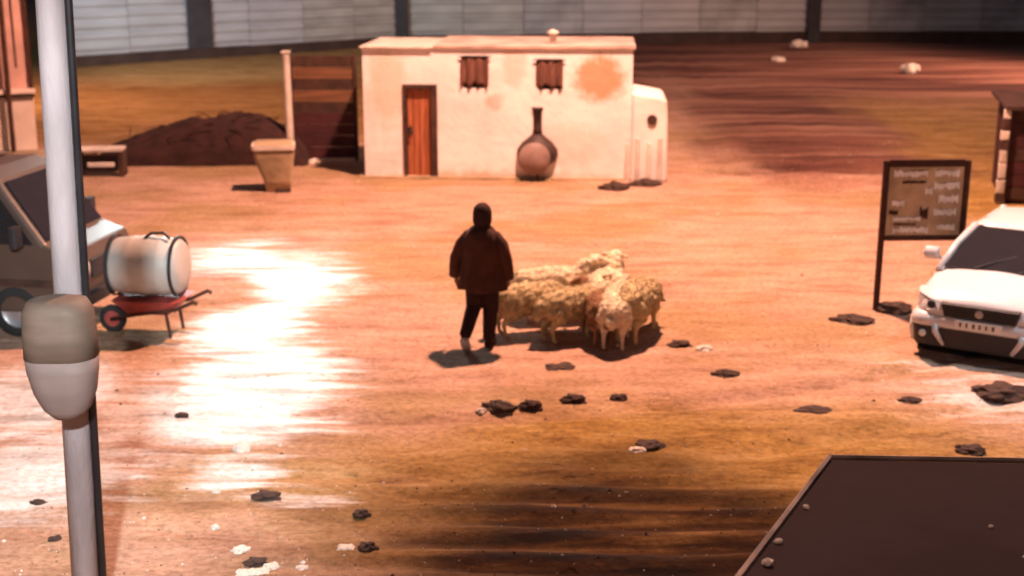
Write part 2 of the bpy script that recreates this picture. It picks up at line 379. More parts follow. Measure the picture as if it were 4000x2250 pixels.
# ------------------------------------------------------------------ boundary fence of grey sheets, dark pillars
fA, fB, fC, fD = P(255, 262), P(1572, 172), P(3172, 152), P(4260, 152)
corner = [fA, fB, fC, fD]
fence = thing('boundary_fence', 'grey ribbed sheet metal fence with dark pillars across the far end of the yard', 'fence', fA)
def rib_sheet(wd, ht):
    mb = MB(); prof = []
    k = 0; z = .0
    while z <= ht:
        prof.append((0 if k % 2 == 0 else -.055, z)); prof.append((0 if k % 2 == 0 else -.055, min(ht, z + .13))); z += .20; k += 1
    vs = [(x, y, zz) for y, zz in prof for x in (0, wd)] + [(x, y + .02, zz) for y, zz in prof for x in (0, wd)]
    n = len(prof); fs = [(2*i, 2*i+1, 2*i+3, 2*i+2) for i in range(n-1)] + [(2*n+2*i, 2*n+2*i+2, 2*n+2*i+3, 2*n+2*i+1) for i in range(n-1)]
    fs += [(0, 2*n, 2*n+1, 1), (2*n-2, 2*n-1, 4*n-1, 4*n-2)]
    return mb.add(vs, fs)
for s in range(3):
    p, q = corner[s], corner[s+1]; L = (q - p).length; ang = math.atan2(q.y - p.y, q.x - p.x); npan = round(L / 2.6); wd = L / npan
    pm = {}
    for k in range(npan):
        o0 = (p - fA) + (q - p) * (k / npan); key = 'sheet'
        if s == 0 and k == 2: key = 'sheet'
        if (s == 0 and k >= npan - 2) or (s == 1 and k < 2): key = 'sheet_green'
        if s == 1 and k % 3 == 2 or s == 2 and k % 2: key = 'sheet_dark'
        if key not in pm:
            o = rib_sheet(wd - .03, 2.75).build('sheet_panel', M[key], fence); pm[key] = o.data
        else: o = link('sheet_panel', pm[key], fence)
        o.location = o0 + Vector((0, 0, .38 + random.uniform(-.02, .03))); o.rotation_euler = (R(random.uniform(-.8, .8)), 0, ang)
    MB().box((0, -.12, -.3), (L, .14, .36)).build('plinth', M['plinth'], fence, p - fA, ang)
bt = (fB - fA); bk_ = P(785, 225); u_ = (bk_.x - fA.x) / bt.x
MB().box((-.55, -.16, .37), (.55, -.07, 3.1)).build('patch_sheet', M['pillar'], fence, bt * u_, math.atan2(bt.y, bt.x))
for i, pt in enumerate(corner):
    rel = pt - fA
    MB().box((-.30, -.34, -.3), (.30, .26, 3.4)).box((-.36, -.40, 3.4), (.36, .32, 3.52)).build('pillar', M['pillar'], fence, rel, 0, bevel=.02)

# ------------------------------------------------------------------ whitewashed hut
hl, hr = P(1428, 694), P(2462, 706)
hdir = (hr - hl); HW = hdir.length; hang = math.atan2(hdir.y, hdir.x)
def hx(px, py=700):                                   # local x on the hut front seen at a pixel column
    c, s_ = math.cos(hang), math.sin(hang); k = P(px, py); k = k.x / k.y          # bearing
    return (k * hl.y - hl.x) / (c - k * s_)
def zat(py, y):                                       # height seen at pixel row py at ground distance y
    d = Vector((0, math.cos(PITCH) - (py-1125)/F*math.sin(PITCH), -math.sin(PITCH) - (py-1125)/F*math.cos(PITCH)))
    return CAM_H + d.z / d.y * y
HH = zat(190, hl.y)
M['plaster'] = plaster('whitewash', (.86, .78, .76), [
   (hx(2335), zat(300, hl.y), .62, .55, (.40, .235, .10), .85), (hx(1930), zat(395, hl.y), .22, .22, (.55, .36, .29), .6),
   (hx(2230), zat(560, hl.y), .9, .5, (.62, .42, .32), .35), (hx(1520), zat(330, hl.y), .45, 1.0, (.62, .50, .36), .6),
   (HW*.5, -.12, HW*.62, .34, (.50, .34, .22), .75), (hx(2010), zat(240, hl.y), .3, .6, (.60, .44, .37), .5)])
hut = thing('whitewashed_hut', 'small whitewashed flat-roofed hut with a red-brown door at the back of the yard', 'hut', (hl.x, hl.y, 0), hang)
door = (hx(1580), hx(1712), 0.02, zat(328, hl.y))
w1 = (hx(1812), hx(1905), zat(342, hl.y), zat(214, hl.y)); w2 = (hx(2098), hx(2190), zat(345, hl.y), zat(225, hl.y))
wall_mesh(HW, HH, .3, [door, w1, w2], M['plaster'], 'front_wall', hut)
MB().box((0, .3, 0), (.3, 2.4, HH)).build('side_wall', M['plaster'], hut)
MB().box((HW-.3, .3, 0), (HW, 2.4, HH)).build('side_wall', M['plaster'], hut)
MB().box((.3, 2.1, 0), (HW-.3, 2.4, HH)).build('back_wall', M['plaster'], hut)
MB().box((-.12, -.1, -.05), (HW+.1, .5, .045)).build('step', M['tan'], hut)
rf = MB().box((hx(1700), -.05, HH+.002), (HW+.05, 2.45, HH+.085)).build('roof', M['roof'], hut, bevel=.02)
MB().box((-.05, -.07, HH+.002), (hx(1700)-.01, 2.42, HH+.05)).build('roof_slab', M['cream'], hut, bevel=.02)
v = MB(); v.lathe([(.07, 0), (.07, .12), (.11, .13), (.11, .18), (.02, .22)], (hx(2152), .5, HH+.13)).build('vent_pipe', M['cream'], rf, smooth=True)
# door: planks in a frame
dx0, dx1, dz0, dz1 = door; dr = MB()
dr = MB().box((dx0+.07, .10, dz0), (dx1-.12, .13, dz1-.08)).build('door', M['door'], hut)
npl = 4; pw = (dx1-.12-dx0-.07)/npl
for k in range(npl): MB().box((dx0+.07+k*pw+.008, .065, dz0+.02), (dx0+.07+(k+1)*pw-.008, .098, dz1-.1)).build('plank', M['door'], dr, bevel=.006)
MB().box((dx0+.10, .03, .85), (dx0+.16, .063, 1.02)).tube([(dx0+.13, .03, .93), (dx0+.13, -.03, .93), (dx0+.2, -.03, .93)], .018, 8).build('handle', M['black'], dr)
MB().box((dx0, -.03, dz0), (dx0+.065, .2, dz1)).box((dx1-.115, -.03, dz0), (dx1, .2, dz1)).box((dx0+.067, -.028, dz1-.078), (dx1-.117, .2, dz1)).build('door_frame', M['dark_wood'], hut)
for q in (w1, w2):
    wn = MB().box((q[0], .2, q[2]), (q[1], .24, q[3])).build('window', M['black'], hut)
    MB().box((q[0], .06, q[2]), (q[0]+.045, .19, q[3])).box((q[1]-.045, .06, q[2]), (q[1], .19, q[3])).box((q[0]+.047, .06, q[3]-.045), (q[1]-.047, .19, q[3])).build('frame', M['dark_wood'], wn)
    n = 15; rows = 9; vs = []                                                     # ragged cloth hung in the opening
    for j in range(rows):
        for i in range(n):
            u = i/(n-1); zz = q[3] - .03 - (q[3]-q[2]) * (j/(rows-1)) * (.86 + .2*nz(u*5, q[0]))
            vs.append((q[0]-.03 + u*(q[1]-q[0]+.06), -.03 - .03*math.sin(u*19 + q[0]) * (.3 + j/rows), zz))
    o = MB().add(vs, [(j*n+i, j*n+i+1, (j+1)*n+i+1, (j+1)*n+i) for j in range(rows-1) for i in range(n-1)]).build('curtain', M['rag'], wn, smooth=True)
    md = o.modifiers.new('s', 'SOLIDIFY'); md.thickness = .012
    MB().tube([(q[0]-.08, -.04, q[3]-.02), (q[1]+.08, -.04, q[3]-.02)], .014, 6).build('curtain_rail', M['black'], wn)
# low lean-to at the right end
lx0, lx1 = HW + .004, hx(2592, 720); LH = zat(372, hl.y)
lean = thing('lean_to', 'low whitewashed lean-to with sloping shoulder at the right end of the hut', 'lean-to', (hl.x, hl.y, 0), hang)
mb = MB(); pr = [(lx0, 0), (lx1+.06, 0), (lx1+.04, LH*.7), (lx1+.02, LH*.96), (lx1-.06, LH), (lx0, LH+.10)]
mb.loft([[Vector((x, -.12, z)) for x, z in pr], [Vector((x, 1.6, z)) for x, z in pr]]).build('wall', plaster('lean_whitewash', (.84, .74, .71), []), lean, bevel=.05)
ox, oz = hx(2540), zat(455, hl.y)
MB().lathe([(.10, 0), (.10, .03), (.07, .03), (.07, .005)], (ox, -.155, oz), 'Y', 14).build('vent_ring', M['dark_wood'], lean)
for k, px in enumerate((2448, 2486, 2530, 2572)):
    MB().tube([(hx(px, 720), -.20, 0), (hx(px, 720), -.17, .75 + .1*(k % 2))], [.05, .04], 8).build('prop', M['cream'], lean)

# ------------------------------------------------------------------ stove with flue in front of hut
sp = P(2098, 692); sz = zat
st = thing('round_stove', 'dark round-bellied stove with upright flue pipe against the white hut wall', 'stove', (sp.x, sp.y - .25, 0))
MB().lathe([(.05, .26), (.22, .28), (.36, .38), (.41, .50), (.40, .60), (.30, .74), (.17, .84), (.11, .90)], n=28).build('belly', M['iron'], st, smooth=True)
MB().lathe([(.11, .88), (.095, 1.0), (.095, 1.36), (.12, 1.37), (.12, 1.42)], n=16).build('flue', M['iron'], st, smooth=True)
MB().lathe([(.30, 0), (.31, .02), (.31, .035), (.02, .04)], (-.07, -.42, .47), 'Y', 22).build('lit_disc', M['lit_belly'], st, smooth=True)  # paler disc paints the lit lower left of the belly
for a in (30, 150, 270): MB().tube([(.22*math.cos(R(a)), .22*math.sin(R(a)), .30), (.30*math.cos(R(a)), .30*math.sin(R(a)), 0)], .025, 8).build('leg', M['iron'], st)

# ------------------------------------------------------------------ gate between post and hut
g0, g1 = P(1142, 628), P(1402, 628); GW = g1.x - g0.x; GH = zat(214, g0.y)
gate = thing('board_gate', 'tall dark gate of horizontal boards between the pale post and the hut', 'gate', g0)
nb = 9
for k in range(nb):
    z0 = .06 + k*(GH-.08)/nb
    MB().box((.06, 0, z0+.004), (GW-.06, .04, z0+(GH-.08)/nb-.004), jit=.003).build('board', M['maroon_wood'] if k < 4 else (M['mid_wood'] if k % 2 else M['dark_wood']), gate)
for x in (0, GW-.07): MB().box((x, -.03, 0), (x+.07, .06, GH)).build('stile', M['dark_wood'], gate)
MB().box((.3, .045, .1), (.4, .08, GH-.1)).build('brace', M['dark_wood'], gate)
# leaning pale post
pb = P(1138, 640); ph = zat(208, pb.y)
post = MB(); post.tube([(0, 0, -.05), (-.01, 0, ph*.5), (-.02, 0, ph)], [.085, .08, .075], 14).box((-.11, -.09, ph), (.07, .09, ph+.05))
tag(post.build('pale_post', M['cream'], None, pb, smooth=False, bevel=.01), 'tall slim cream post beside the dark board gate', 'post')
bb = P(1078, 742)
blk = thing('rubble_box', 'waist-high tan plastered block tapering to its foot before the pale post', 'block', bb, R(8))
MB().loft([rbox(.06, 0, .22, .22, 0, .05), rbox(.05, 0, .26, .25, .22, .06), rbox(0, 0, .36, .30, .62, .07), rbox(-.01, 0, .37, .31, .86, .07), rbox(-.01, 0, .33, .28, .92, .1)]).build('body', M['tan'], blk, smooth=True)
MB().loft([rbox(-.01, 0, .395, .335, .80, .06), rbox(-.01, 0, .395, .335, .875, .06)]).build('rim_band', M['cream'], blk)
MB().box((.0, -.26, -.02), (.28, -.19, .07)).build('foot_stone', M['stone_dark'], blk, bevel=.02)

# ------------------------------------------------------------------ dark brush heap on the left
hp = P(790, 648)
heap = thing('brush_heap', 'long low dark maroon brush heap left of the pale post', 'heap', (hp.x - .1, hp.y + .6, 0)); heap.scale = (1.25, 1, .95)
bm = bmesh.new(); bmesh.ops.create_grid(bm, x_segments=60, y_segments=24, size=1)
for v in bm.verts:
    x, y = v.co.x * 1.85, v.co.y * .75; e = max(0, 1 - abs(v.co.x)**3) * max(0, 1 - v.co.y**2)
    prof = .55 + .45*sst(-1, .55, v.co.x) - .25*sst(.8, 1, v.co.x)
    v.co = Vector((x, y, e**.6 * 1.15 * prof + .12*nz(x*2, y*2, 2)*e + .07*nz(x*6, y*6, 1)*e - .03))
me = bpy.data.meshes.new('mound'); bm.to_mesh(me); bm.free(); me.materials.append(M['soil']); link('mound', me, heap)
mb = MB()
for k in range(60):
    x = random.uniform(-1.75, 1.75); y = random.uniform(-.65, .55); u, vv = x/1.85, y/.75
    e = max(0, 1-abs(u)**3)*max(0, 1-vv**2); z = e**.6*1.15*(.55+.45*sst(-1, .55, u)-.25*sst(.8, 1, u))
    a = random.uniform(0, 6.28); l = random.uniform(.15, .45); d = Vector((math.cos(a), math.sin(a)*.6, random.uniform(-.35, .5))) * l
    p0 = Vector((x, y, max(.03, z))); p1 = p0 + d; p1.z = max(p1.z, .01)
    mb.tube([p0, (p0+p1)/2 + Vector((0, 0, .03)), p1], [.014, .011, .005], 4)
o = mb.build('twigs', M['twig'], heap); o['kind'] = 'stuff'

# ------------------------------------------------------------------ pink house at the left edge
ph0 = P(150, 604); hs = thing('pink_house', 'pink plastered house with dark downpipe at the far left edge', 'house', ph0, R(21))
PW = 4.6; PH = 4.9; zl = zat(352, ph0.y)
wall_mesh(PW, PH - zl, .3, [(PW-1.25, PW-.68, zat(150, ph0.y)-zl, PH-zl-.5)], M['pink'], 'upper_wall', hs, Vector((-PW, 0, zl)))
wall_mesh(PW, zl - .02, .3, [(PW-2.2, PW-1.3, .02, zl-.4)], M['pale_pink'], 'lower_wall', hs, Vector((-PW, 0, 0)))
MB().box((-PW, .3, 0), (0, .5, PH)).build('inner_wall', M['pink'], hs)
MB().box((-.3, .5, 0), (0, 6, PH)).build('side_wall', M['pale_pink'], hs)
MB().box((-PW, -.14, zl-.06), (.05, -.002, zl+.04)).build('ledge', M['pale_pink'], hs, bevel=.015)
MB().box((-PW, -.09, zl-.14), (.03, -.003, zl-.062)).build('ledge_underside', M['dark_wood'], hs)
MB().tube([(-.50, -.20, .05), (-.50, -.20, zl+.1), (-.48, -.2, PH)], .055, 10).build('downpipe', M['rust'], hs)
MB().box((-.07, -.05, zl+.05), (.02, -.003, PH)).build('corner_board', M['rust'], hs)
MB().box((-.30, -.03, zl+.5), (-.27, -.003, PH)).build('crack_batten', M['rust'], hs)
wp = MB().box((-1.25, .15, zat(150, ph0.y)), (-.68, .2, PH-.5)).build('window', M['glass'], hs)
MB().box((-1.28, -.02, zat(150, ph0.y)-.05), (-.65, .1, zat(150, ph0.y)-.003)).build('sill', M['pale_pink'], wp)
MB().box((-2.2, .12, .02), (-1.3, .17, zl-.4)).build('door', M['dark_wood'], hs)
MB().box((-PW, -1.2, -.1), (.25, -.004, .12)).build('plinth_step', M['tan'], hs, bevel=.02)
MB().box((-PW-.1, -.2, PH+.002), (.15, 6.1, PH+.15)).build('roof_slab', M['roof'], hs)

# ------------------------------------------------------------------ bench with white slats
bp_ = P(392, 690); bn = thing('plank_bench', 'low dark bench with two white planks between house and heap', 'bench', bp_, R(4))
for x in (-.42, .42): MB().box((x-.05, -.05, 0), (x+.05, .36, .50)).build('leg', M['dark_wood'], bn, bevel=.01)
MB().box((-.38, .12, .08), (.38, .16, .42)).build('apron', M['dark_wood'], bn)
MB().box((-.50, -.08, .503), (.46, .40, .56)).build('seat_plank', M['cream'], bn, bevel=.012)
MB().box((-.22, -.075, .20), (.30, -.02, .29)).build('low_plank', M['cream'], bn, bevel=.012)

# ------------------------------------------------------------------ dark shed at the right edge
mr = P(3915, 800); mh = thing('dark_shed', 'low dark maroon shed with a chipped white corner post at the right edge', 'shed', (mr.x, mr.y, 0), R(-14))
MH = zat(428, mr.y)
for k in range(7):
    z0 = .1 + k*(MH-.1)/7
    MB().box((.02, 0, z0+.006), (3.6, .06, z0+(MH-.1)/7-.006), jit=.004).build('board', M['maroon_wood'] if k % 3 else M['dark_wood'], mh)
MB().box((.04, .07, 0), (3.6, 2.4, MH)).build('inner_wall', M['maroon_wood'], mh)
MB().box((-.1, -.15, MH+.004), (3.7, 2.5, MH+.07)).build('roof_slab', M['dark_wood'], mh)
z = .05; rnd = random.Random(8)
while z < MH - .12:
    hgt = rnd.uniform(.14, .30); m_ = M['cream'] if rnd.random() < .72 else M['dark_wood']
    MB().box((-.13+rnd.uniform(-.02, .02), -.12, z), (-.004, .03, z+hgt-.02), jit=.012).build('post_block', m_, mh, bevel=.012)
    z += hgt

# ------------------------------------------------------------------ notice board
s0 = P(3420, 1212); sa = R(2)
sg = thing('notice_board', 'rusty framed notice board on two legs with worn white lettering', 'sign', s0, sa)
SW = 1.02; ST = zat(628, s0.y); SB = zat(930, s0.y)
MB().tube([(0, 0, -.03), (.01, 0, ST)], .042, 8).build('leg', M['rust'], sg)
MB().tube([(SW, 0, -.03), (SW+.01, 0, ST)], .042, 8).build('leg', M['rust'], sg)
for zz, h in ((ST-.03, .09), (SB+.0, .06)): MB().box((.045, -.03, zz-h/2), (SW-.035, .03, zz+h/2)).build('rail', M['rust'], sg)
bd = MB().box((.05, -.012, SB+.035), (SW-.04, .012, ST-.08)).build('board', M['board'], sg)
bh = ST - .08 - SB - .035
random.seed(3)
def word(u0, u1, v0, v1, n, m=None):                        # worn, illegible smears of white paint
    K = 4*n + 3; W_ = SW - .12; pts = []
    for k in range(K):
        u = u0 + (u1-u0)*k/(K-1); e_ = .35 if k in (0, K-1) else 1
        pts.append((u, v1 - (v1-v0)*random.uniform(0, .38)*e_, v0 + (v1-v0)*random.uniform(0, .38)*e_))
    mb = MB(); rings = []
    for u, a_, b_ in pts:
        x = .06 + u*W_; za_, zb_ = SB+.04+a_*bh, SB+.04+b_*bh
        rings.append([Vector((x, -.026, zb_)), Vector((x, -.026, za_)), Vector((x, -.0125, za_)), Vector((x, -.0125, zb_))])
    mb.loft(rings).build('lettering', m or M['white_mark'], bd)
word(.05, .52, .84, .96, 4); word(.62, .96, .84, .98, 3); word(.62, .97, .66, .79, 3); word(.50, .60, .58, .72, 1)
word(.70, .97, .46, .60, 2); word(.05, .22, .42, .52, 1); word(.64, .95, .28, .40, 2); word(.08, .46, .20, .28, 3); word(.08, .58, .02, .13, 5); word(.70, .95, .06, .16, 2)
word(.18, .5, .75, .80, 3, M['rust']); word(.02, .14, .30, .37, 1, M['rust']); word(.45, .56, .22, .44, 1, M['rust']); word(.10, .40, .145, .175, 2, M['rust'])

# ------------------------------------------------------------------ vehicles
def wheel(parent, x, y, r, wd, side):
    c = (x, y, r)
    wh = MB().lathe([(r*.62, -wd/2), (r*.93, -wd/2), (r, -wd/2+.03), (r, wd/2-.03), (r*.93, wd/2), (r*.62, wd/2)], c, 'Y', 26, False).build('wheel', M['tyre'], parent, smooth=True)
    MB().lathe([(r*.64, -wd/2+.02), (r*.60, side*wd*.30), (r*.15, side*wd*.36), (.01, side*wd*.38)], c, 'Y', 26, False).build('rim', M['rim'], wh, smooth=True)
def patch(mb, pts, off=.006):
    """slightly thick glass patch from a quad grid border given as 4 corners"""
    a = [Vector(p) for p in pts]; n = (a[1]-a[0]).cross(a[2]-a[0]).normalized() * off
    return mb.loft([[p - n for p in a], [p + n for p in a]])

def make_car(loc, rz):
    root = thing('white_car', 'small white car with wide dark grille parked beside the notice board', 'car', loc, rz)
    st_ = [(-1.90, .52, .38, .80), (-1.84, .68, .26, .88), (-1.3, .77, .22, .90), (-.3, .785, .20, .88), (.45, .785, .20, .88), (.85, .78, .20, .875), (1.15, .775, .22, .84), (1.48, .76, .24, .785), (1.66, .72, .25, .73), (1.765, .65, .28, .67), (1.80, .57, .34, .60)]
    rings = []
    for x, hw, zb, zt in st_:
        half = [(0, zb), (hw*.75, zb), (hw*.96, zb+.08), (hw, zb+.22), (hw*.995, zt-.16), (hw*.95, zt-.05), (hw*.80, zt-.004), (hw*.4, zt+.03), (0, zt+.04)]
        rings.append([Vector((x, y, z)) for y, z in half] + [Vector((x, -y, z)) for y, z in half[-2:0:-1]])
    body = MB().loft(rings).build('body', M['white_car'], root, smooth=True, sub=2)
    B = {'fl': (.98, .68, .87), 'fr': (.98, -.68, .87), 'rl': (-1.72, .64, .89), 'rr': (-1.72, -.64, .89)}
    T = {'fl': (.12, .53, 1.225), 'fr': (.12, -.53, 1.225), 'rl': (-1.15, .51, 1.225), 'rr': (-1.15, -.51, 1.225)}
    MB().loft([[Vector(B[k]) - Vector((0, 0, .1)) for k in ('fl', 'rl', 'rr', 'fr')], [Vector(T[k]) for k in ('fl', 'rl', 'rr', 'fr')]]).build('cabin_core', M['black'], body)
    MB().loft([rbox(-.50, 0, .68, .56, 1.21, .18, 6), rbox(-.51, 0, .67, .55, 1.245, .2, 6), rbox(-.53, 0, .52, .42, 1.28, .22, 6)]).build('roof', M['white_car'], root, smooth=True)
    for k in B:
        MB().tube([Vector(B[k]) - Vector((-.05 if k[0]=='f' else .0, 0, .03)), (Vector(B[k])+Vector(T[k]))/2 + Vector((.02 if k[0]=='f' else -.02, .012*(1 if k[1]=='l' else -1), .025)), T[k]], [.05, .042, .05], 8).build('pillar', M['white_car'], root, smooth=True)
    def L(a, b_, u): return Vector(a).lerp(Vector(b_), u)
    o = Vector((.015, 0, .014))
    patch(MB(), [L(B['fl'], B['fr'], .03)+o, L(B['fl'], B['fr'], .97)+o, L(T['fl'], T['fr'], .95)+o, L(T['fl'], T['fr'], .05)+o]).build('windscreen', M['glass'], root)
    o = Vector((-.01, 0, .01)); patch(MB(), [L(B['rl'], B['rr'], .08)+o, L(B['rl'], B['rr'], .92)+o, L(T['rl'], T['rr'], .9)+o, L(T['rl'], T['rr'], .1)+o]).build('rear_window', M['glass'], root)
    for a, s in (('l', 1), ('r', -1)):
        f, r_ = 'f'+a, 'r'+a; o = Vector((0, s*.012, 0))
        for u0, u1 in ((.10, .50), (.54, .92)):
            patch(MB(), [L(B[f], B[r_], u0)+o, L(B[f], B[r_], u1)+o, L(T[f], T[r_], u1)+o, L(T[f], T[r_], max(.03, u0))+o]).build('side_window', M['glass'], root)
        MB().loft([rbox(.72, s*.86, .05, .075, .90, .03), rbox(.71, s*.87, .06, .09, .96, .03), rbox(.70, s*.86, .05, .08, 1.03, .03)]).tube([(.70, s*.70, .90), (.72, s*.80, .92)], .02, 6).build('mirror', M['white_car'], root, smooth=True)
        # swept headlight wrapping round the corner
        q0 = [(1.815, s*.44, .575), (1.80, s*.56, .555), (1.70, s*.70, .565), (1.50, s*.775, .62)]; q1 = [(1.775, s*.44, .665), (1.745, s*.58, .685), (1.64, s*.72, .715), (1.46, s*.765, .73)]
        hb = MB().loft([[Vector(p) for p in q0 + q1[::-1]], [Vector(p) - Vector((.12, s*.05, 0)) for p in q0 + q1[::-1]]]).build('headlight', M['lens'], root)
        MB().lathe([(.05, 0), (.045, .012), (.005, .015)], (1.79, s*.535, .62), 'X', 14).build('reflector', M['black'], hb, smooth=True)
        MB().loft([rbox(1.70, s*.60, .09, .10, .21, .05), rbox(1.72, s*.60, .10, .105, .36, .05)]).build('fog_recess', M['black'], root)
        MB().lathe([(.045, 0), (.04, .015), (.005, .02)], (1.822, s*.60, .29), 'X', 12).build('fog_lamp', M['lens'], root, smooth=True)
        MB().tube([(1.80, s*.47, .40), (1.83, s*.46, .33), (1.80, s*.37, .18)], [.045, .035, .022], 8).build('bumper_fin', M['white_car'], root, smooth=True)
        MB().tube([(1.66, s*.735, .44), (1.68, s*.75, .3), (1.66, s*.74, .16)], [.05, .045, .03], 8).build('bumper_corner', M['white_car'], root, smooth=True)
        for x in (1.18, -1.22):
            wheel(root, x, s*.70, .285, .17, s)
            MB().lathe([(.31, 0), (.345, .0), (.355, .02), (.345, .045), (.31, .045)], (x, s*.755-.022, .30), 'Y', 28, False).build('wheel_arch', M['black'], root, smooth=True)
        for hx_ in (.1, -.75): MB().box((hx_, s*.792-.01, .73), (hx_+.14, s*.792+.01, .76)).build('door_handle', M['white_car'], root, bevel=.006)
        MB().box((-.02, s*.789-.003, .30), (-.005, s*.789+.003, .80)).build('door_gap', M['black'], root)
        MB().box((.92, s*.787-.003, .34), (.935, s*.787+.003, .78)).build('door_gap', M['black'], root)
        MB().box((-1.91, s*.62-.07, .62), (-1.82, s*.62+.07, .82)).build('tail_light', M['red'], root, bevel=.02)
    MB().loft([[Vector((1.70, y, z)) for y, z in ((-.42, .50), (.42, .50), (.44, .68), (-.44, .68))], [Vector((1.825, y, z)) for y, z in ((-.38, .51), (.38, .51), (.42, .655), (-.42, .655))]]).build('grille', M['black'], root, bevel=.01)
    for k in range(3): MB().box((1.822, -.37, .535+k*.042), (1.832, .37, .545+k*.042)).build('grille_bar', M['steel'], root)
    MB().lathe([(.04, 0), (.045, .008), (.02, .012)], (1.834, 0, .59), 'X', 16).build('emblem', M['rim'], root)
    bmp = MB().loft([rbox(1.60, 0, .215, .765, .375, .16, 6), rbox(1.61, 0, .225, .775, .42, .16, 6), rbox(1.60, 0, .22, .765, .49, .16, 6), rbox(1.57, 0, .19, .74, .53, .16, 6)]).build('bumper', M['white_car'], root, smooth=True)
    MB().loft([rbox(1.57, 0, .215, .74, .15, .16, 6), rbox(1.60, 0, .22, .755, .372, .16, 6)]).build('lower_valance', M['black'], bmp, smooth=False)
    np_ = MB().box((1.836, -.25, .40), (1.85, .25, .495)).build('number_plate', M['plate'], root, bevel=.004)
    rr2 = random.Random(4)
    for k in range(6): MB().box((1.8505, -.20+k*.07, .425), (1.853, -.20+k*.07+rr2.uniform(.018, .04), .475)).build('plate_mark', M['black'], np_)
    for x in (.2, -.3): MB().tube([(1.02, x, .905), (.66, x+.40, 1.02)], .009, 5).build('wiper', M['black'], root)
    MB().box((-1.55, -.68, .13), (1.55, .68, .27)).build('underbody', M['black'], root)
    return root
cp = P(3805, 1432)
caz = R(-90 - 33)                                       # nose towards the yard, rear running off to the right
fwd = Vector((math.cos(caz), math.sin(caz), 0))
make_car(Vector((cp.x, cp.y, 0)) - fwd * 1.85, caz)

def make_van(loc, rz):
    root = thing('pale_van', 'pale tan van with dark windows half hidden behind the concrete pole', 'van', loc, rz)
    side = [(-2.0, .35), (-2.05, 1.0), (-1.98, 1.75), (-1.85, 1.92), (.95, 1.95), (1.15, 1.86), (1.72, 1.12), (2.0, 1.02), (2.08, .85), (2.06, .35), (1.7, .28), (-1.7, .28)]
    def hw(z): return .80 - max(0, z - 1.0) * .13
    rings = [[Vector((x, s*(hw(z) - (.10 if abs(s) == 1 else 0)) if False else s*hw(z), z)) for x, z in side] for s in (-1, -.93, .93, 1)]
    for r_, k in ((rings[0], .95), (rings[3], .95)):
        for p in r_: p.x *= .985; p.z = 1.1 + (p.z-1.1)*.97
    body = MB().loft(rings).build('body', M['van'], root, bevel=.03)
    for s in (-1, 1):
        for x0, x1 in ((-1.85, -1.0), (-.90, -.05), (.05, .80)):
            y0, y1 = s*(hw(1.12)+.006), s*(hw(1.7)+.004)
            patch(MB(), [(x0, y0, 1.12), (x1, y0, 1.12), (x1-.02, y1, 1.70), (x0+.02, y1, 1.70)]).build('side_window', M['glass'], root, bevel=.004)
        patch(MB(), [(.90, s*(hw(1.12)+.006), 1.12), (1.58, s*(hw(1.12)+.006), 1.12), (1.14, s*(hw(1.7)+.004), 1.70), (.90, s*(hw(1.7)+.004), 1.70)]).build('cab_window', M['glass'], root)
        wheel(root, 1.30, s*.72, .31, .19, s); wheel(root, -1.25, s*.72, .31, .19, s)
        MB().box((-1.9, s*.805-.012, .62), (1.9, s*.805+.012, .70)).build('side_strip', M['dark_wood'], root)
        hb = MB().lathe([(.12, 0), (.14, .02), (.13, .07), (.02, .09)], (2.03, s*.58, .78), 'X', 18).build('headlight', M['lens'], root, smooth=True)
        MB().box((.86, s*.81-.012, .92), (.98, s*.81+.012, .95)).build('door_handle', M['black'], root)
        MB().loft([rbox(1.45, s*.93, .05, .09, 1.12, .03), rbox(1.45, s*.93, .05, .09, 1.36, .03)]).tube([(1.45, s*.78, 1.2), (1.45, s*.86, 1.2)], .02, 6).build('mirror', M['black'], root)
    patch(MB(), [(1.705, -.70, 1.16), (1.705, .70, 1.16), (1.205, .62, 1.82), (1.205, -.62, 1.82)], .012).build('windscreen', M['glass'], root)
    MB().box((2.02, -.78, .36), (2.16, .78, .52)).build('bumper', M['black'], root, bevel=.03)
    MB().box((2.05, -.40, .66), (2.10, .40, .88)).build('grille', M['black'], root, bevel=.01)
    MB().box((-1.7, -.66, .16), (1.6, .66, .31)).build('underbody', M['black'], root)
    MB().box((-1.5, -.55, 1.955), (.6, .55, 2.0)).build('roof_rack', M['bin_top'], root, bevel=.02)
    return root
vp = P(395, 1275)
make_van(Vector((vp.x - 2.0, vp.y + .55, 0)), R(-9))

# ------------------------------------------------------------------ wheelbarrow with a white drum
wp_ = P(610, 1300); wb = thing('wheelbarrow', 'red wheelbarrow with a small wheel standing on the pale ground', 'wheelbarrow', wp_, R(-6))
MB().loft([rbox(-.02, 0, .26, .20, .28, .05), rbox(.0, 0, .42, .30, .46, .06)], True).build('tray', M['red'], wb)
for s in (-1, 1):
    MB().tube([(-.52, s*.06, .17), (-.2, s*.20, .27), (.35, s*.25, .36), (.58, s*.26, .47), (.62, s*.26, .44)], [.022, .022, .022, .024, .024], 8).build('handle', M['rust'], wb, smooth=True)
    MB().tube([(.22, s*.22, .31), (.26, s*.22, .0)], .02, 7).build('leg', M['rust'], wb)
wh = MB().lathe([(.10, -.035), (.155, -.04), (.17, 0), (.155, .04), (.10, .035)], (-.52, 0, .17), 'Y', 22, False).build('wheel', M['tyre'], wb, smooth=True)
MB().lathe([(.105, -.02), (.02, -.03), (.02, .03), (.105, .02)], (-.52, 0, .17), 'Y', 22, False).build('rim', M['red'], wh)
dm = thing('white_drum', 'fat white plastic drum tipped over in the red wheelbarrow', 'drum', wp_ + Vector((-.02, 0, .50)), R(-6))
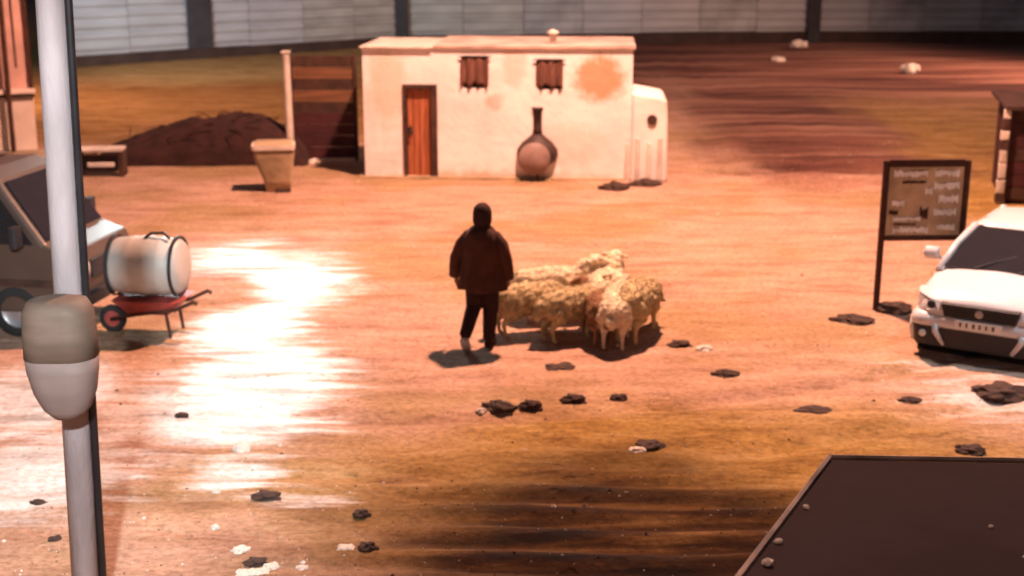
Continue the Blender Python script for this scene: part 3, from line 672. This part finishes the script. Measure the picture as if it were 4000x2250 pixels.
dr_ = MB(); dr_.lathe([(.27, -.42), (.30, -.42), (.33, -.36), (.345, -.2), (.35, -.18), (.345, -.16), (.36, 0), (.345, .16), (.35, .18), (.345, .2), (.32, .37), (.28, .41), (.1, .42)], n=30, axis='X', caps=True)
MBo = dr_.build('shell', M['drum'], dm, (0, 0, .33), smooth=True)
MB().lathe([(.345, -.02), (.365, -.02), (.365, .02), (.345, .02)], (-.40, 0, .33), 'X', 30, False).build('rim_hoop', M['black'], dm)
MB().lathe([(.335, -.02), (.362, -.02), (.362, .015), (.335, .015)], (.36, 0, .33), 'X', 30, False).build('rim_hoop', M['black'], dm)
MB().lathe([(.02, .0), (.24, .0), (.24, .01), (.02, .012)], (-.434, 0, .33), 'X', 24).build('dark_mouth', M['black'], dm)
MB().tube([(.0, -.10, .68), (.06, -.04, .73), (.22, -.04, .735), (.30, -.10, .68)], .018, 8).build('carry_handle', M['steel'], dm, smooth=True)

# ------------------------------------------------------------------ near concrete pole with conduit, bin and lamp arm
pole_y = 8.55; pole_x = (272 - 2000) / F * ((pole_y) / math.cos(PITCH)) * (math.cos(0))
# depth along the optical axis of the pole at mid-frame
pole_x = (268 - 2000) / F * (pole_y * math.cos(PITCH) + (CAM_H - (CAM_H - pole_y*math.tan(PITCH))) * math.sin(PITCH))
pl = thing('concrete_pole', 'tall pale concrete pole with a dark cable conduit in the left foreground', 'pole', (pole_x - .056, pole_y, 0)); pl.rotation_euler.y = R(1.4)
MB().tube([(0, 0, -.1), (0, 0, 4.5), (0, 0, 9)], [.102, .094, .082], 20).build('shaft', M['concrete'], pl, smooth=True)
MB().tube([(.122, -.02, -.05), (.116, -.02, 4.5), (.102, -.02, 8.6)], .026, 10).build('conduit', M['steel'], pl, smooth=True)
for z in (4.9,): MB().lathe([(.098, z), (.102, z), (.102, z+.03), (.098, z+.03)], n=20, caps=False).build('strap', M['concrete'], pl)
zb0, zb1 = zat(1565, pole_y), zat(1120, pole_y)
bi = thing('tapered_bin', 'rounded brown and grey bin tapering to its base strapped to the concrete pole', 'bin', (pole_x + .03, pole_y - .30, zb0))
H = zb1 - zb0; bi.scale = (.88, .88, 1)
MB().loft([rbox(0, 0, .10, .10, 0, .09, 8), rbox(0, 0, .17, .15, H*.08, .13, 8), rbox(-.005, 0, .225, .185, H*.22, .17, 8), rbox(-.01, 0, .255, .20, H*.40, .18, 8), rbox(-.01, 0, .262, .205, H*.52, .18, 8)]).build('lower_shell', M['bin_low'], bi, smooth=True)
MB().loft([rbox(-.01, 0, .264, .206, H*.522, .18, 8), rbox(-.01, 0, .262, .205, H*.7, .18, 8), rbox(-.01, 0, .25, .198, H*.9, .17, 8), rbox(-.01, 0, .21, .17, H*.985, .15, 8), rbox(-.01, 0, .12, .10, H*1.01, .09, 8)]).build('upper_shell', M['bin_top'], bi, smooth=True)
MB().box((-.12, .16, H*.3), (.16, .24, H*.36)).build('bracket', M['steel'], bi)

# ------------------------------------------------------------------ tar roof of the shed below the camera
RZ = 2.35
c0, c1, c2 = P(3242, 1792, RZ), P(4420, 1812, RZ), P(2885, 2262, RZ)
e = (c2 - c0).normalized(); c3 = c0 + e * 4.2; c4 = c1 + e * 4.2
sh = thing('tar_roofed_shed', 'flat dark tar roof of a low shed in the lower right corner', 'shed', (c0.x, c0.y, 0))
def rel(p): return p - Vector((c0.x, c0.y, 0))
top = [rel(c0), rel(c1), rel(c4), rel(c3)]
def inset(k, z): 
    ctr = sum((p for p in top), Vector()) / 4
    return [Vector((ctr.x + (p.x-ctr.x)*k, ctr.y + (p.y-ctr.y)*k, z)) for p in top]
MB().loft([inset(1, RZ-.10), inset(1, RZ)]).build('roof_slab', M['shed_roof'], sh, bevel=.015)
MB().loft([inset(.93, 0), inset(.93, RZ-.101)]).build('wall', M['plinth'], sh)
for a, b2 in ((0, 1), (0, 3)):
    p0, p1 = inset(1.004, RZ+.004)[a], inset(1.004, RZ+.004)[b2]
    MB().tube([p0, p0.lerp(p1, .5), p1], .013, 6).build('flashing', M['shed_edge'], sh)
random.seed(11)
rk = [rock_mesh('stone', k, M['stone_pale'] if k % 2 else M['shed_edge'], 1) for k in range(4)]
labels_done = set()
def stone(name, label, cat, pos, s, me, group=None):
    o = link(name, me, None, pos); o.scale = s; o.rotation_euler = (0, 0, random.uniform(0, 6)); return tag(o, label, cat, group)
for (px, py, sc, lab) in ((2965, 2205, .028, 'largest pale pebble at the lower end of the tar roof edge'),
                     (3010, 2120, .02, 'small pebble on the tar roof edge above the largest pebble'), (3120, 1985, .018, 'pale pebble half way along the tar roof side edge'),
                     (3840, 2060, .012, 'tiny pale chip alone on the open tar roof'), (3975, 2180, .014, 'tiny chip on the tar roof at the right picture edge')):
    p = P(px, py, RZ); stone('roof_pebble', lab, 'pebble', p + Vector((.03, 0, sc*.3)), (sc, sc*.8, sc*.7), rk[1], 'pebbles on the tar roof')

# ------------------------------------------------------------------ stones and dung on the yard
sd = [rock_mesh('stone', 20+k, M['stone_dark']) for k in range(4)]; spm = [rock_mesh('stone', 40+k, M['stone_pale']) for k in range(3)]
random.seed(21)
def gstone(px, py, wpx, hpx, pale, lab, name='stone', cat='stone', group='stones lying on the yard'):
    p = P(px, py); k = 5200 / math.hypot(p.x, p.y, CAM_H); sx = wpx/2/k; sz = min(sx, max(.02, hpx/2/k*1.1))
    p.z = gh(p.x, p.y) + sz*.02
    stone(name, lab, cat, p, (sx, sx*.8, sz), random.choice(spm if pale else sd), group).rotation_euler.z = random.uniform(-.3, .3)
for a in ((1950, 1600, 120, 45, 0, 'left end and longest of the row of four dark stones'), (2072, 1596, 90, 48, 0, 'second dark stone from the left in the row of four'),
          (2240, 1570, 95, 45, 0, 'third dark stone from the left in the row of four'), (2418, 1556, 70, 34, 0, 'small dark stone at the right end of the row of four'),
          (1880, 1612, 40, 26, 1, 'small pale stone just left of the row of four dark stones'),
          (2655, 1346, 90, 34, 0, 'flat dark stone right of the flock'), (2752, 1362, 62, 34, 1, 'pale stone right beside the flat dark stone near the flock'),
          (2835, 1462, 100, 30, 0, 'flat dark stone alone between flock and car'), (2492, 1760, 66, 36, 1, 'bright pale stone at the edge of the dark ruts'),
          (2540, 1738, 110, 26, 0, 'dark stone touching the bright pale stone by the ruts'), (2190, 1432, 120, 20, 0, 'thin flat dark stone just below the flock'),
          (3175, 1600, 130, 20, 0, 'long thin dark stone left of the shed corner'), (3555, 1568, 80, 22, 0, 'small dark stone on pale ground before the car'),
          (3790, 1768, 110, 40, 0, 'dark stone just above the tar roof edge'), (3905, 1538, 190, 60, 0, 'wide dark slab of stone at right edge below the car'),
          (3490, 1216, 140, 60, 0, 'dark heaped stone at the foot of the notice board'), (3330, 1252, 150, 40, 0, 'low dark stone left of the notice board foot'),
          (2400, 738, 110, 44, 0, 'dark lump added for shade before the right end of the hut'), (2520, 722, 120, 40, 0, 'flat dark lump added for shade under the lean-to props'),  # both lumps added in place of shadows on the ground
          (3555, 276, 66, 50, 1, 'bright pale boulder far off in the ploughed field'), (3118, 180, 62, 34, 1, 'upper of two small pale stones far across the field'), (3040, 222, 54, 22, 1, 'lower of two small pale stones far across the field'),
          (1225, 637, 46, 24, 1, 'pale stone at the foot of the dark board gate'),
          (945, 1755, 66, 46, 1, 'pale stone at the lower tip of the bright ground'), (1040, 1942, 110, 34, 0, 'dark flat stone among the rubble at bottom left'),
          (1415, 2010, 70, 40, 0, 'dark stone at the right end of the rubble by the ruts'), (1440, 2150, 80, 50, 0, 'lowest dark stone on the rubble right side'),
          (845, 1925, 34, 26, 1, 'small pale stone left of the dark flat rubble stone'), (840, 2060, 34, 26, 1, 'small pale stone on open earth left of the rubble'),
          (710, 1630, 50, 26, 0, 'little dark stone on orange earth right of the pole'), (215, 2110, 50, 22, 0, 'small dark stone on pale ground at the pole foot'),
          (150, 1970, 56, 24, 0, 'small dark stone on pale ground at lower left'), (1000, 2195, 90, 30, 0, 'dark stone in the pale rubble at the bottom'),
          ):
    gstone(*a)
random.seed(5)
pos = [(940, 2150), (990, 2120), (1030, 2165), (1060, 2210), (1110, 2180), (930, 2200), (1010, 2235), (1150, 2150), (1090, 2140), (1180, 2215), (1240, 2180), (1130, 2240), (960, 2240), (1300, 2110), (1220, 2105), (1350, 2150)]
for k, (x, y) in enumerate(pos[::3]): gstone(x, y, random.uniform(40, 90), random.uniform(14, 24), True, 'pale rubble stone in the loose patch at the bottom edge', 'rubble_stone', 'stone', 'pale rubble at the bottom edge')
# fine clods and straw that nobody could count
mb = MB(); random.seed(9)
for k in range(3800):
    y = 8.2 + 22*random.random()**1.5; x = random.uniform(-.42, .42)*y; s = random.uniform(.004, .013)*(1 + (random.random() < .05)*.9)
    z = gh(x, y); a = random.uniform(0, 3.1); c, sn = math.cos(a)*s, math.sin(a)*s
    mb.cur = 1 if random.random() < .6 else 0
    mb.add([(x-c*1.4, y-sn, z-.004), (x+sn, y-c, z-.004), (x+c*1.4, y+sn, z-.004), (x-sn, y+c, z-.004), (x+c*.2, y, z+s*.8)], [(0,1,4),(1,2,4),(2,3,4),(3,0,4)])
o = mb.build('clods', [M['stone_dark'], M['stone_pale']]); tag(o, 'fine clods and pale chips scattered over the earth yard', 'clods', kind='stuff')

# ------------------------------------------------------------------ shepherd walking away, seen from behind (local: faces +Y)
def make_person(loc, rz):
    root = thing('person', 'person in dark brown coat and cap walking behind the sheep', 'person', loc, rz)
    cp_ = []
    def cap(a, ra, b_, rb): cp_.append((a, ra, b_, rb))
    cap((0, .0, .95), .15, (0, .01, 1.12), .14); cap((0, .01, 1.12), .14, (0, .0, 1.32), .16)      # pelvis, chest
    cap((-.12, 0, 1.225), .085, (.12, 0, 1.225), .085); cap((0, .01, 1.42), .06, (0, .03, 1.52), .055)  # shoulders, neck
    cap((0, .035, 1.58), .088, (0, .03, 1.64), .092); cap((0, .09, 1.555), .055, (0, .10, 1.55), .05)  # skull, jaw
    cap((0, .125, 1.60), .016, (0, .142, 1.575), .017)                                            # nose
    for s in (-1, 1): cap((s*.09, .02, 1.60), .018, (s*.098, .01, 1.575), .014)                   # ears
    # right arm hangs, left arm slightly out
    for s, elbow, wrist in ((-1, (-.30, -.02, 1.10), (-.335, .06, .86)), (1, (.285, -.03, 1.10), (.30, .05, .86))):
        cap((s*.185, 0, 1.32), .06, elbow, .05); cap(elbow, .048, wrist, .033)
        wv = Vector(wrist); d = Vector((0, .25, -1)).normalized(); palm = wv + d*.075
        cap(wv + d*.02, .026, palm, .03)
        for k, (off, ln) in enumerate(((-.027, .062), (-.009, .075), (.009, .07), (.026, .055))):
            b0 = palm + Vector((0, off, -.015)); b1 = b0 + Vector((-s*.008, .006, -ln*.55)); b2 = b1 + Vector((-s*.02, .006, -ln*.42))
            cap(b0, .0105, b1, .010); cap(b1, .010, b2, .0085)
        tb = wv + d*.04; cap(tb, .014, tb + Vector((-s*.01, .045, -.035)), .012); cap(tb + Vector((-s*.01, .045, -.035)), .012, tb + Vector((-s*.015, .055, -.065)), .010)
    # stride: right leg carries, left leg pushes off behind with lifted heel
    cap((.09, 0, .92), .13, (.085, .07, .52), .10); cap((.085, .07, .52), .10, (.075, .03, .14), .078); cap((.075, .02, .055), .045, (.08, .17, .04), .036)
    cap((-.09, 0, .92), .13, (-.105, .02, .52), .10); cap((-.105, .02, .52), .10, (-.135, -.29, .25), .075); cap((-.135, -.33, .17), .042, (-.135, -.23, .05), .036)
    me = blob(cp_, .0085, 4)
    for m in (M['skin'], M['trousers']): me.materials.append(m)
    for p in me.polygons: p.material_index = 1 if p.center.z < 1.0 and abs(p.center.x) < .25 else 0
    link('body', me, root)
    # coat: rings from hem to collar, sleeves
    n = 40; rings = []
    for z, rx, ry, cy in ((.74, .285, .215, -.01), (.76, .29, .22, -.01), (.90, .275, .205, 0), (1.05, .255, .19, 0), (1.2, .245, .185, 0), (1.32, .245, .175, 0), (1.40, .215, .155, 0), (1.46, .15, .12, .005), (1.50, .085, .09, .02), (1.545, .08, .088, .025)):
        ring = []
        for k in range(n):
            a = 2*math.pi*k/n; f = 1 + (.06 * math.sin(a*7 + z*2) + .03*math.sin(a*13+1)) * sst(1.25, .78, z)
            ring.append(Vector((rx*f*math.copysign(abs(math.cos(a))**.85, math.cos(a)), cy + ry*f*math.sin(a), z + .012*math.sin(a*5))))
        rings.append([p + Vector((0, -.018*noise.noise(Vector((p.x*9, 1, p.z*5))), 0)) + Vector((p.x, p.y, 0))*.14*noise.noise(Vector((p.x*7, p.y*7, p.z*4))) for p in ring])
    coat = MB().loft(rings, False).build('coat', M['coat'], root, smooth=True)
    md = coat.modifiers.new('s', 'SOLIDIFY'); md.thickness = .014
    for s, elbow, wrist in ((-1, (-.31, -.02, 1.10), (-.35, .05, .87)), (1, (.295, -.03, 1.10), (.315, .04, .87))):
        MB().tube([(s*.06, 0, 1.405), (s*.16, 0, 1.375), (s*.235, -.005, 1.27), elbow, (Vector(elbow)+Vector(wrist))/2, wrist], [.05, .078, .088, .080, .076, .068], 16).build('sleeve', M['coat'], coat, smooth=True)
    MB().lathe([(.093, 1.50), (.112, 1.54), (.115, 1.60), (.113, 1.66), (.096, 1.72), (.05, 1.765), (.01, 1.775)], (0, .025, 0), n=24).build('cap', M['hat'], root, smooth=True)
    MB().tube([(-.11, .02, 1.445), (0, -.13, 1.43), (.11, .02, 1.445)], .022, 8).build('collar', M['cloth_dark'], coat, smooth=True)
    for side, (a, b_, m) in enumerate((((.075, .0, .045), (.08, .19, .04), M['hat']), ((-.135, -.355, .185), (-.135, -.23, .045), M['shoe']))):
        mb = MB(); a, b_ = Vector(a), Vector(b_); mb.tube([a - (b_-a)*.15, a, a.lerp(b_, .5), b_, b_ + (b_-a)*.2], [.02, .056, .056, .050, .02], 14); mb.build('shoe', m, root, smooth=True)
    return root
pp = P(1885, 1352); make_person((pp.x, pp.y, gh(pp.x, pp.y)), R(-12)).scale = (.96,)*3

# ------------------------------------------------------------------ sheep (local: faces +X)
def sheep_mesh(seed, head):
    c = []
    def cap(a, ra, b_, rb): c.append((a, ra, b_, rb))
    cap((-.36, 0, .58), .205, (-.05, 0, .575), .245); cap((-.05, 0, .575), .245, (.24, 0, .58), .225)
    cap((-.2, 0, .50), .2, (.2, 0, .50), .2)
    if head == 'up': nk, hd, mz = (.50, 0, .86), (.57, .0, .93), (.74, .0, .845)
    elif head == 'side': nk, hd, mz = (.50, .05, .82), (.55, .10, .88), (.66, .22, .80)
    else: nk, hd, mz = (.56, 0, .50), (.63, 0, .40), (.70, 0, .23)
    cap((.26, 0, .63), .19, nk, .105); cap(nk, .10, hd, .082); cap(hd, .08, mz, .05)
    H = Vector(hd)
    for s in (-1, 1):
        cap(H + Vector((-.03, s*.05, .03)), .025, H + Vector((-.05, s*.16, -.005)), .018)           # ears
        cap((-.36, s*.11, .50), .13, (-.30, s*.125, .38), .085); cap((-.30, s*.125, .38), .075, (-.43, s*.12, .24), .036)   # thigh to hock
        cap((-.43, s*.12, .24), .034, (-.405, s*.12, .06), .027); cap((-.405, s*.12, .055), .03, (-.375, s*.12, .025), .03)
        sw = .05 * s * (1 if seed % 2 else -1)
        cap((.24, s*.11, .45), .095, (.25+sw, s*.115, .26), .042); cap((.25+sw, s*.115, .26), .038, (.24+sw*1.6, s*.115, .06), .027); cap((.24+sw*1.6, s*.115, .055), .03, (.27+sw*1.6, s*.115, .025), .03)
    cap((-.55, 0, .62), .05, (-.60, 0, .42), .038)
    hv = Vector(hd); nkv = Vector(nk)
    def disp(co):
        wool = sst(.26, .36, co.z) * sst(.06, .13, (co - hv).length - .02) if (co - hv).length > 0 else 0
        if (co - Vector(mz)).length < .13: wool = 0
        q_ = co * 9 + Vector((seed*3.3, 0, 0))
        return wool * (.018 + .030*noise.noise(q_) + .016*noise.noise(q_*2.3))
    me = blob(c, .018, 3, disp)
    lim = hv.lerp(nkv, .35)
    dirv = (hv - nkv).normalized()
    for p in me.polygons:
        ce = p.center
        me_face = (ce - lim).dot(dirv) > 0 and (ce - hv).length < .3 or ce.z < .27
        p.material_index = 1 if me_face else 0
    return me
SH = {}; TUFT = {}
def sheep(px, py, rz, head, wool, face, lab, scale=1.0, seed=1):
    key = (seed, head)
    if key not in SH: SH[key] = sheep_mesh(seed, head)
    me = SH[key].copy(); me.materials.clear(); me.materials.append(M[wool]); me.materials.append(M[face])
    if key not in TUFT:
        mb = MB(); rnd = random.Random(seed)
        polys = [p for p in SH[key].polygons if p.material_index == 0 and p.center.z > .33]
        for p in rnd.sample(polys, min(3200, len(polys))):
            c_, n_ = p.center, p.normal; d_ = (n_*.7 + Vector((rnd.uniform(-.6, .6), rnd.uniform(-.6, .6), rnd.uniform(-.9, .1)))).normalized()
            u_ = d_.orthogonal().normalized() * rnd.uniform(.006, .012); w_ = d_.cross(u_); l_ = rnd.uniform(.010, .026)
            mb.add([c_ + u_, c_ - u_*.5 + w_*.9, c_ - u_*.5 - w_*.9, c_ + d_*l_], [(0,1,3), (1,2,3), (2,0,3)])
        TUFT[key] = mb
    p = P(px, py); p.z = gh(p.x, p.y)
    o = link('sheep', me, None, p, R(rz)); o.scale = (scale*.9, scale*.88, scale*.77)
    TUFT[key].build('fleece', M[wool], o)['kind'] = 'stuff'
    tag(o, lab, 'sheep', 'flock of sheep beside the shepherd')
    # eyes and hooves are too small for separate bodies; ears and muzzle are modelled in the mesh
sheep(2075, 1300, 20, 'down', 'wool_olive', 'face_dark', 'tan sheep right beside the shepherd with lowered head', 1.0, 1)
sheep(2165, 1245, 8, 'up', 'wool', 'face_pale', 'cream sheep at the back of the flock above the tan one', 1.02, 2)
sheep(2235, 1318, 35, 'down', 'wool_olive', 'face_dark', 'tan sheep in the near middle of the flock with head down', .95, 3)
sheep(2355, 1262, 70, 'up', 'wool', 'face_pale', 'cream sheep seen from behind with raised head in mid flock', 1.05, 4)
sheep(2410, 1330, 78, 'side', 'wool', 'face_dark', 'front cream sheep seen from behind at the right of the flock', 1.0, 5)
sheep(2488, 1312, 66, 'down', 'wool_olive', 'face_pale', 'tan sheep at the right end of the flock', 1.06, 6)
sheep(2330, 1322, 100, 'side', 'wool_brown', 'face_dark', 'brown sheep squeezed between tan and cream sheep at the front', .9, 7)

# ------------------------------------------------------------------ the lamps
def lamp(key, loc, aim, watts, col, cone, blend, rad):
    d = bpy.data.lights.new('lamp_' + key, 'SPOT'); d.energy = watts; d.color = col; d.spot_size = R(cone); d.spot_blend = blend; d.shadow_soft_size = rad
    o = bpy.data.objects.new('lamp_' + key, d); C.objects.link(o); o.location = Vector(loc) - Vector((0, 0, .12))
    o.rotation_euler = (Vector(loc) - Vector(aim)).to_track_quat('Z', 'Y').to_euler()
LG = {'pendant': emit('sodium_glass', SODIUM, 20), 'white': emit('led_glass', (1, 1, 1), 20)}
for L_ in LAMPS: lamp(*L_)
def luminaire(loc, key, lab):
    r_ = thing('street_lamp_head' if key != 'pendant' else 'pendant_lamp', lab, 'lamp', loc)
    MB().lathe([(.30, 0), (.30, .02), (.20, .14), (.06, .2), (.05, .3)], n=20).build('shade', M['steel'], r_, smooth=True)
    MB().lathe([(.24, .015), (.24, .03), (.02, .03)], n=20).build('bulb_glass', LG['pendant' if key == 'pendant' else 'white'], r_)
luminaire(LAMPS[0][1], 'pendant', 'orange sodium lamp hung on a wire over the yard')
lx, ly, lz = LAMPS[0][1]
tag(MB().tube([(-14, ly, 15), (lx-6, ly, 14.75), (lx, ly, 14.5), (lx+6, ly, 14.75), (15, ly, 15)], .012, 5).build('span_wire', M['steel']), 'thin span wire carrying the sodium lamp', 'wire')
def mast(x, y, h, lab, arm=None, key='white'):
    r_ = thing('lamp_mast', lab, 'pole', (x, y, 0))
    MB().tube([(0, 0, -.1), (0, 0, h)], [.11, .07], 12).build('shaft', M['concrete'], r_, smooth=True)
    if arm:
        a = Vector(arm) - Vector((x, y, 0)); MB().tube([(0, 0, h-.3), (a.x*.5, a.y*.5, a.z+.35), (a.x, a.y, a.z+.28)], .035, 8).build('arm', M['steel'], r_, smooth=True)
        luminaire(arm, key, 'lamp head on the ' + lab)
mast(-14, ly, 15.2, 'left mast of the span wire'); mast(15, ly, 15.2, 'right mast of the span wire')
mast(9.0, 13.0, 7.6, 'lamp mast beyond the white car', LAMPS[2][1])
mast(-14.6, 32.2, 8.2, 'floodlight mast behind the pink house', LAMPS[3][1])
mast(-17.6, 37.5, 7.4, 'lamp mast left of the yard beyond the pink house', LAMPS[4][1], 'pendant')
mast(-.2, -2.4, 7.4, 'short lamp mast behind the camera', LAMPS[1][1])
mast(24.2, 46, 9.7, 'added mast at the right of the ploughed field for its fill lamp', LAMPS[7][1], 'pendant')  # added support for the field fill
q7 = Vector(LAMPS[6][1]); luminaire(LAMPS[6][1], 'white', 'white lamp hung on a wire between house and hut')
tag(MB().tube([(-13.5, 31, 5.4), (-9.5, 30.2, 5.75), q7 + Vector((0, 0, .3)), (4, 31, 6.1), (14, 33, 6.6)], .01, 5).build('span_wire', M['steel']), 'thin wire over the hut carrying the white lamp', 'wire')
mast(14, 33, 6.8, 'mast right of the hut holding the lamp wire')
mast(-2.6, -2.6, 9.7, 'added tall mast behind the camera for the fill lamp', LAMPS[5][1], 'pendant')  # added support for the front fill
